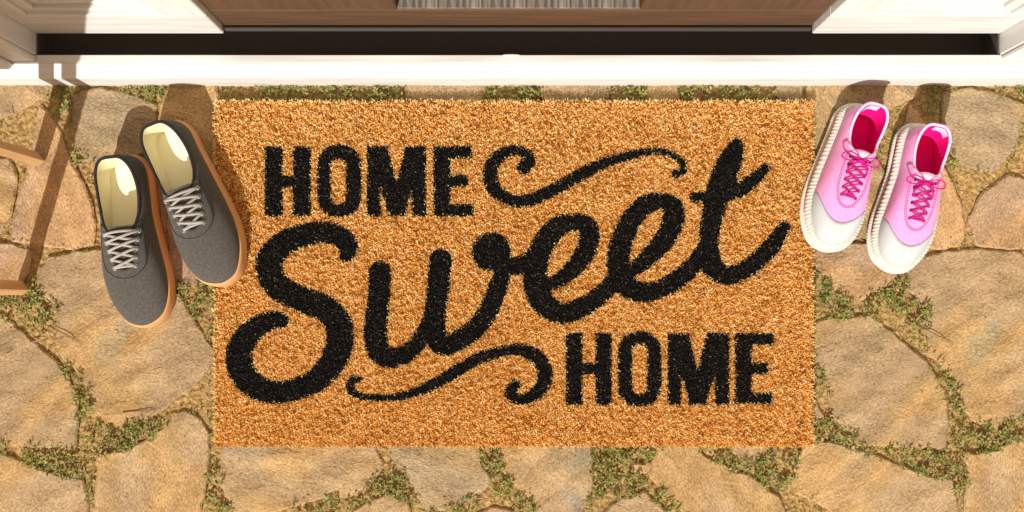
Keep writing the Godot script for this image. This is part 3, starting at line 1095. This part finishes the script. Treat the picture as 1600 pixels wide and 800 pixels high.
func shoe_inside(sh: Shoe, root: Node3D, lining: Material, footbed: Material, y_in: float, zmax: float, thick: float) -> void:
	# the lining hangs from the rim down to the footbed
	var n: int = sh.o.size()
	var rows := []
	for s in 6:
		var t := s / 5.0
		var row := []
		for i in n:
			var q: Vector2 = sh.o[i] - sh.nrm[i] * (0.0085 + thick * (1.0 if thick > 0.0025 else 2.6))
			var foot := Vector3(q.x, y_in, minf(q.y, zmax))
			if q.y > zmax: foot.x = sh.rim[i].x * 1.5
			var R: Vector3 = sh.rim[i]
			var inward := Vector3(-sh.nrm[i].x, 0, -sh.nrm[i].y) * thick
			var a := R + inward * (1.0 if R.z < 0.09 else 0.2)
			row.append(bez(a, a.lerp(foot, 0.2) - Vector3(0, 0.006, 0), foot + Vector3(0, 0.016, 0), foot, t))
		rows.append(row)
	put("lining", gridmesh(rows, true), lining, root)
	var loop := []
	for v in rows[5]: loop.append(v + Vector3(0, 0.0008, 0))
	put("footbed", flat_mesh(loop), footbed, root)

func eyestay(sh: Shoe, mx: float, outer: Array, inner: Array, lift: float) -> Mesh:
	var a := catmull(outer, 5, false)
	var b := catmull(inner, 5, false)
	var rows := []
	for i in a.size():
		var row := []
		var A: Vector2 = a[i]
		var B: Vector2 = b[i]
		row.append(on_top(sh, [A.x, A.y], mx, -0.001))
		for t in [0.03, 0.25, 0.5, 0.75, 0.97]:
			var q := A.lerp(B, t)
			row.append(on_top(sh, [q.x, q.y], mx, lift))
		row.append(on_top(sh, [B.x, B.y], mx, -0.001))
		rows.append(row)
	return gridmesh(rows, false)

func cloth(c: Color, sd: int, weave: float) -> StandardMaterial3D:
	var m := mat(Color.WHITE, 0.95, 0.15)
	var d := c.darkened(0.24 if c.get_luminance() < 0.5 else 0.10)
	m.albedo_texture = noise_tex(0.04, d, c.lightened(0.06), 512, 5, FastNoiseLite.TYPE_SIMPLEX_SMOOTH, sd)
	m.uv1_triplanar = true
	m.uv1_scale = Vector3(9, 9, 9)
	m.rim_enabled = true
	m.rim = 0.25
	m.heightmap_enabled = true
	m.heightmap_texture = height_tex(0.25, 512, 2, sd + 1)
	m.heightmap_scale = weave
	return m

func lace_path(sh: Shoe, mx: float, a: Array, b: Array, lift: float, arch: float) -> Array:
	var pts := []
	pts.append(on_top(sh, a, mx, -0.001))
	var slack := rng.randf_range(-1.8, 1.8)
	arch *= rng.randf_range(0.6, 1.5)
	for k in range(0, 9):
		var t := k / 8.0
		var q := [lerpf(a[0], b[0], t) + slack * 0.5 * sin(TAU * t), lerpf(a[1], b[1], t) + slack * sin(PI * t)]
		pts.append(on_top(sh, q, mx, lift + arch * sin(PI * t)))
	pts.append(on_top(sh, b, mx, -0.001))
	return pts

func build_grey_shoe(mx: float) -> Node3D:
	var root := Node3D.new()
	root.name = "canvas_shoe"
	add_child(root, true)
	var rim := [[0, 72, 7], [16, 71, 10], [27, 66, 28], [30, 58, 58], [28, 58, 88], [23, 64, 110], [17, 68, 117], [12, 69, 119], [8, 70, 120], [3, 70, 120], [-1, 70, 120], [-6, 70, 120], [-11, 69, 119], [-17, 68, 117], [-24, 64, 110], [-30, 58, 88], [-32, 58, 58], [-28, 66, 28], [-17, 71, 10]]
	var sh := make_shoe(266.0, 1.0, mx, rim, 0.027, 0.002, -0.17)
	var upper := put("upper", gridmesh(sh.rows, true), M.grey_cloth, root)
	put("sole", gridmesh([ring(sh, 0.0, -0.003), ring(sh, 0.0015, 0.0010), ring(sh, 0.004, 0.0022), ring(sh, 0.017, 0.0020), ring(sh, 0.0285, 0.0004), ring(sh, 0.0312, -0.0010), ring(sh, 0.0318, -0.003), ring(sh, 0.0300, -0.0055)], true), M.gum, root)
	put("outsole", flat_mesh(ring(sh, 0.0003, -0.004)), M.gum, root)
	shoe_inside(sh, root, M.cream, M.cream_bed, 0.019, 0.158, 0.0028)
	var st := new_st()
	tube(st, sh.rim, 0.0021, 8, true)
	st.generate_normals()
	put("collar_piping", st.commit(), M.grey_dark, upper)
	# lace stays: a U round the tongue
	var outer := [Vector2(-33, 104), Vector2(-35, 125), Vector2(-36, 150), Vector2(-33, 172), Vector2(-20, 188), Vector2(0, 193), Vector2(20, 188), Vector2(33, 172), Vector2(35, 150), Vector2(34, 125), Vector2(32, 104)]
	var inner := [Vector2(-21, 116), Vector2(-19, 130), Vector2(-16, 148), Vector2(-13, 164), Vector2(-8, 174), Vector2(0, 177), Vector2(8, 174), Vector2(13, 164), Vector2(16, 148), Vector2(19, 130), Vector2(21, 116)]
	var stay := put("lace_stay", eyestay(sh, mx, outer, inner, 0.0022), M.grey_cloth, root)
	st = new_st()
	var seam := []
	for q in catmull(outer, 8, false):
		seam.append(on_top(sh, [q.x * 0.94, q.y - (2.0 if absf(q.x) < 28 else 0.0)], mx, 0.0022))
	tube(st, seam, 0.0007, 5)
	st.generate_normals()
	put("seam", st.commit(), M.grey_dark, stay)
	# tongue edge seen in front of the opening
	var tongue := []
	for s in 7:
		var row := []
		for j in 11:
			var x := (j / 10.0 - 0.5) * 2.0 * (19.0 - 0.6 * s)
			var z := 112.0 + s * 10.0
			var p := on_top(sh, [x, maxf(z, 120.5)], mx, 0.0012)
			p.z = z * 0.001
			if s == 0: p.y += 0.002
			row.append(p)
		tongue.append(row)
	put("tongue", gridmesh(tongue, false), M.grey_cloth, root)
	# eyelets and laces
	var L := []
	var R := []
	for k in 5:
		var z := 122.0 + 13.0 * k
		var x := 26.5 - 2.6 * k
		L.append([-x, z]); R.append([x, z])
	for e in L + R:
		var er := new_st()
		var loop := []
		var c := on_top(sh, e, mx, 0.0028)
		for q in 12: loop.append(c + Vector3(cos(TAU * q / 12) * 0.0030, 0, sin(TAU * q / 12) * 0.0030))
		tube(er, loop, 0.0009, 6, true)
		er.generate_normals()
		put("eyelet", er.commit(), M.eyelet, stay)
	var pairs := [[L[0], R[0], 0.004]]
	for k in 4:
		pairs.append([L[k], R[k + 1], 0.0035])
		pairs.append([R[k], L[k + 1], 0.0058])
	pairs.append([L[4], R[4], 0.004])
	for q in pairs:
		st = new_st()
		tube(st, lace_path(sh, mx, q[0], q[1], q[2], 0.0022), 0.0021, 8, false, 0.65)
		st.generate_normals()
		put("lace", st.commit(), M.grey_lace, root)
	return root

func rope(sh: Shoe, y: float, out: float, r: float, turns: float) -> Mesh:
	# plaited cord run round the sole: the strands stand proud of each other
	var path := catmull(ring(sh, y, out), 5, true)
	var n := path.size()
	var st := new_st()
	var rows := []
	var sides := 12
	for i in n + 1:
		var p: Vector3 = path[i % n]
		var t: Vector3 = (path[(i + 1) % n] - path[(i - 1 + n) % n]).normalized()
		var s := t.cross(Vector3.UP).normalized()
		var row := []
		for k in sides:
			var f := TAU * k / sides
			var ph := f * 2.0 + TAU * turns * float(i) / n
			var w: float = absf(sin(ph * 0.5))
			row.append(p + (s * cos(f) + Vector3.UP * sin(f)) * r * (0.74 + 0.40 * sqrt(w)))
		rows.append(row)
	grid(st, rows, true)
	st.generate_normals()
	return st.commit()

func build_pink_shoe(mx: float) -> Node3D:
	var root := Node3D.new()
	root.name = "pink_sneaker"
	add_child(root, true)
	var rim := [[0, 78, 5], [14, 78, 8], [22, 74, 22], [23, 68, 42], [21, 66, 60], [19, 70, 74], [15, 73, 80], [11, 74, 82], [7, 75, 83], [3, 75, 83], [-1, 75, 83], [-5, 75, 83], [-10, 74, 82], [-15, 73, 80], [-20, 70, 74], [-23, 66, 60], [-25, 68, 42], [-23, 74, 22], [-14, 78, 8]]
	var sh := make_shoe(225.0, 0.93, mx, rim, 0.030, 0.0065, 0.10)
	var n: int = sh.o.size()
	var upper := put("upper", gridmesh(sh.rows, true), M.pink_cloth, root)
	var sole := put("sole", gridmesh([ring(sh, 0.0, -0.001), ring(sh, 0.0015, 0.0020), ring(sh, 0.004, 0.0030), ring(sh, 0.0150, 0.0016), ring(sh, 0.0175, -0.0004), ring(sh, 0.0200, -0.005), ring(sh, 0.0320, -0.0055), ring(sh, 0.0325, -0.010)], true), M.rubber, root)
	put("outsole", flat_mesh(ring(sh, 0.0003, -0.004)), M.rubber, root)
	put("rope_welt", rope(sh, 0.0262, -0.0040, 0.0064, 108.0), M.rope, root)
	put("rope_welt", rope(sh, 0.0095, 0.0022, 0.0036, 128.0), M.rope, root)
	# red line round the heel and sides
	var line := []
	for i in range(0, n + 1):
		var j := (i + n - 40) % n
		if i > 80: break
		var q: Vector2 = sh.o[j] + sh.nrm[j] * 0.0010
		line.append(Vector3(q.x, 0.0165, q.y))
	var st := new_st()
	tube(st, line, 0.0011, 6)
	st.generate_normals()
	put("sole_stripe", st.commit(), M.red_line, sole)
	shoe_inside(sh, root, M.magenta, M.magenta, 0.022, 0.12, 0.0022)
	st = new_st()
	tube(st, sh.rim, 0.0022, 8, true)
	st.generate_normals()
	put("collar_piping", st.commit(), M.pink_pale, upper)
	# rubber toe cap, following the upper
	var cap := []
	var from := 0
	var ii := []
	for i in n:
		if sh.o[i].y > 0.225 - 0.100: ii.append(i)
	for i in ii:
		var tc := 0.0
		for s in 240:
			var t := s / 240.0
			var p := shoe_point(sh, i, t)
			if p.z < 0.225 - 0.036 - 0.036 * pow(absf(p.x - sh.lean * 0.02) / 0.040, 2.0): break
			tc = t
		var row := []
		for s in 12:
			var p := shoe_point(sh, i, tc * s / 11.0)
			row.append(p + Vector3(sh.nrm[i].x, 0, sh.nrm[i].y) * 0.0012 * (1.0 - s / 11.0) + Vector3(0, 0.0014, 0))
		row.append(shoe_point(sh, i, tc + 0.004) - Vector3(0, 0.0005, 0))
		cap.append(row)
	put("toe_cap", gridmesh(cap, false), M.cap, root)
	# pale pink patch inside the collar at the heel
	var patch_rows := []
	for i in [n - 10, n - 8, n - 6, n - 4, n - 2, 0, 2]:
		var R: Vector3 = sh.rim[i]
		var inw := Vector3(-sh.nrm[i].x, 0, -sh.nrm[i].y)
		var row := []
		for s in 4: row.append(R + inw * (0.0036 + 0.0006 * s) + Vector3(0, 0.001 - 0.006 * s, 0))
		patch_rows.append(row)
	put("heel_patch", gridmesh(patch_rows, false), M.pink_pale, root)
	# padded tongue top
	var pad := []
	for s in 9:
		var f := PI * s / 8.0
		var row := []
		for j in 14:
			var g := TAU * j / 14.0
			row.append(Vector3(sh.lean * 0.044 + cos(f) * 0.0185, 0.0775 + sin(f) * cos(g) * 0.0045 - 0.004 * pow(cos(f), 2.0), 0.0845 + sin(f) * sin(g) * 0.0068))
		pad.append(row)
	put("tongue", gridmesh(pad, true), M.pink_pale, root)
	# facing: a smooth panel under the laces with a double row of stitches
	var outer := [Vector2(-21, 84), Vector2(-22, 100), Vector2(-22, 122), Vector2(-20, 142), Vector2(-12, 160), Vector2(0, 166), Vector2(12, 160), Vector2(20, 142), Vector2(22, 122), Vector2(22, 100), Vector2(21, 84)]
	for ring_k in 2:
		var dense := catmull(outer, 10, false)
		var k := 0
		while k + 2 < dense.size():
			var seg := []
			for q in [dense[k], dense[k + 1]]:
				var v: Vector2 = q
				var scale_in := 1.0 - 0.10 * ring_k
				seg.append(on_top(sh, [v.x * scale_in, 84.0 + (v.y - 84.0) * (1.0 - 0.025 * ring_k)], mx, 0.0006))
			st = new_st()
			tube(st, seg, 0.00062, 5)
			st.generate_normals()
			put("stitch", st.commit(), M.magenta_lace, upper)
			k += 2
	# laces, then the bow
	var L := []
	var R := []
	for k in 6:
		var z := 92.0 + 11.5 * k
		var x := 15.5 - 0.9 * k
		L.append([-x, z]); R.append([x, z])
	for e in L + R:
		var loop := []
		var er := new_st()
		var c := on_top(sh, e, mx, 0.0008)
		for q in 10: loop.append(c + Vector3(cos(TAU * q / 10) * 0.0019, 0, sin(TAU * q / 10) * 0.0019))
		tube(er, loop, 0.0007, 5, true)
		er.generate_normals()
		put("eyelet", er.commit(), M.eyelet_dark, upper)
	var runs := []
	for k in 5:
		runs.append([L[k], R[k + 1], 0.0014])
		runs.append([R[k], L[k + 1], 0.0030])
	runs.append([L[5], R[5], 0.0016])
	runs.append([L[0], R[0], 0.0034])
	for q in runs:
		st = new_st()
		tube(st, lace_path(sh, mx, q[0], q[1], q[2], 0.0018), 0.00135, 7, false, 0.7)
		st.generate_normals()
		put("lace", st.commit(), M.magenta_lace, root)
	var knot := on_top(sh, [0, 95], mx, 0.006)
	for side in [-1.0, 1.0]:
		var lp := [knot, knot + Vector3(side * 0.011, 0.004, -0.007), knot + Vector3(side * 0.024, 0.001, -0.008), knot + Vector3(side * 0.029, -0.003, 0.000), knot + Vector3(side * 0.020, 0.000, 0.004), knot]
		st = new_st()
		tube(st, catmull(lp, 6, false), 0.0012, 7)
		st.generate_normals()
		put("bow_loop", st.commit(), M.magenta_lace, root)
		var tl := [knot, knot + Vector3(side * 0.010, 0.001, 0.008), knot + Vector3(side * 0.015, -0.003, 0.016), knot + Vector3(side * 0.012, -0.005, 0.023)]
		st = new_st()
		tube(st, catmull(tl, 6, false), 0.0013, 7)
		st.generate_normals()
		put("lace_end", st.commit(), M.magenta_lace, root)
	st = new_st()
	var kk := [knot + Vector3(-0.004, 0, 0), knot + Vector3(-0.0015, 0.001, 0), knot + Vector3(0.0015, 0.001, 0), knot + Vector3(0.004, 0, 0)]
	tube(st, kk, 0.0028, 8)
	st.generate_normals()
	put("knot", st.commit(), M.magenta_lace, root)
	return root

# heel and toe of the sole on the paving, with the height each stands at, and a roll about the long axis
func stand(root: Node3D, heel: Vector3, toe: Vector3, roll: float) -> void:
	var f := (toe - heel).normalized()
	var s := Vector3.UP.cross(f).normalized()
	var u := f.cross(s).normalized()
	var b := Basis(s, u, f)
	root.transform = Transform3D(b * Basis(Vector3(0, 0, 1), roll), heel)

func build_shoes() -> void:
	M.grey_cloth = cloth(srgb(88, 84, 78), 51, 0.03)
	M.grey_dark = mat(srgb(46, 46, 48), 0.9, 0.2)
	M.gum = mat(srgb(206, 152, 100), 0.55, 0.35)
	M.cream = mat(srgb(224, 217, 182), 0.85, 0.2)
	M.cream_bed = mat(srgb(238, 232, 202), 0.7, 0.3)
	M.grey_lace = cloth(srgb(168, 163, 157), 53, 0.02)
	M.eyelet = mat(srgb(150, 148, 146), 0.35, 0.5)
	M.eyelet.metallic = 0.7
	M.eyelet_dark = mat(srgb(150, 40, 90), 0.5, 0.4)
	M.pink_cloth = cloth(srgb(240, 158, 214), 55, 0.02)
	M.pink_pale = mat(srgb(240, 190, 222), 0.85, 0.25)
	M.rubber = mat(srgb(204, 204, 204), 0.6, 0.3)
	M.cap = mat(srgb(184, 187, 190), 0.75, 0.25)
	M.rope = mat(srgb(206, 201, 190), 0.9, 0.2)
	M.red_line = mat(srgb(214, 70, 90), 0.6, 0.3)
	M.magenta = mat(srgb(220, 14, 118), 0.9, 0.2)
	M.magenta_lace = mat(srgb(194, 28, 128), 0.85, 0.2)

	var a := build_grey_shoe(1.0)
	stand(a, px(201, 246), px(232, 504), 0.0)
	tag(a, "grey canvas lace-up shoe with tan sole standing wholly on the flagstones", "shoe", "grey canvas shoes")
	var b := build_grey_shoe(-1.0)
	stand(b, px(264, 197) + Vector3(0, 0.0005, 0), px(363, 440) + Vector3(0, 0.011, 0), 0.03)
	tag(b, "grey canvas lace-up shoe with its toe resting on the doormat edge", "shoe", "grey canvas shoes")
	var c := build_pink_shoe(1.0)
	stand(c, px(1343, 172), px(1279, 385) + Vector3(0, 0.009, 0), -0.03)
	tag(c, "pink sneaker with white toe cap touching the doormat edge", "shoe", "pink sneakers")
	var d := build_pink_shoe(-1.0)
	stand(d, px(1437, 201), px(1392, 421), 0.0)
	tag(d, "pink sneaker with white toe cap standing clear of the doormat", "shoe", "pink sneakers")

# ---------------------------------------------------------------- chair
func slanted_post(foot: Vector3, head: Vector3, w: float, turn: float, deep: float = 0.8) -> Mesh:
	var st := new_st()
	var rows := []
	for s in [0.0, 0.004, 1.0]:
		var c := foot.lerp(head, s)
		var h := w if s > 0.0 else w * 0.88
		var row := []
		for k in [[-1, -1], [1, -1], [1, 1], [-1, 1]]:
			row.append(c + Vector3(k[0] * h, 0, k[1] * h * deep).rotated(Vector3.UP, turn))
		rows.append(row)
	grid(st, rows, true, -1)
	for k in [0, 2, 1, 0, 3, 2]: st.add_vertex(rows[0][k])
	for k in [0, 1, 2, 0, 2, 3]: st.add_vertex(rows[2][k])
	st.generate_normals()
	return st.commit()

func build_chair() -> void:
	var root := base("wooden_chair", Vector3(-0.88, 0, -0.13))
	tag(root, "wooden chair with square pale legs standing on the paving beside the doorway", "chair")
	var at := root.position
	var sy := 0.415
	var feet := [px(60, 249), px(36, 450), px(-230, 249), px(-230, 450)]
	for f in feet:
		var foot: Vector3 = f - at + Vector3(0, 0.0006, 0)
		put("leg", slanted_post(foot, foot + Vector3(0, sy, 0.004), 0.0066, deg_to_rad(38.0), 1.4), M.pine, root)
	put("seat", boxmesh(Vector3(-0.19, sy + 0.001, -0.125), Vector3(0.116, sy + 0.026, 0.152), 0.005), M.pine_x, root)
	# the back rises from the side away from the house and spreads upwards
	var lf := Vector3(-0.17, sy + 0.0262, 0.128)
	var rf := Vector3(0.098, sy + 0.0262, 0.128)
	var lh := Vector3(-0.21, 0.84, 0.165)
	var rh := Vector3(0.215, 0.84, 0.165)
	put("back_post", slanted_post(lf, lh, 0.014, 0.0), M.pine, root)
	put("back_post", slanted_post(rf, rh, 0.014, 0.0), M.pine, root)
	for k in 5:
		var t0 := 0.03 + 0.19 * k
		var t1 := t0 + 0.172
		var st := new_st()
		var rows := []
		for t in [t0, t1]:
			var l := lf.lerp(lh, t)
			var r := rf.lerp(rh, t)
			rows.append([l + Vector3(0.0145, 0, -0.006), r + Vector3(-0.0145, 0, -0.006), r + Vector3(-0.0145, 0, 0.006), l + Vector3(0.0145, 0, 0.006)])
		grid(st, rows, true, -1)
		for q in [0, 2, 1, 0, 3, 2]: st.add_vertex(rows[0][q])
		for q in [0, 1, 2, 0, 2, 3]: st.add_vertex(rows[1][q])
		st.generate_normals()
		put("back_slat", st.commit(), M.pine_x, root)
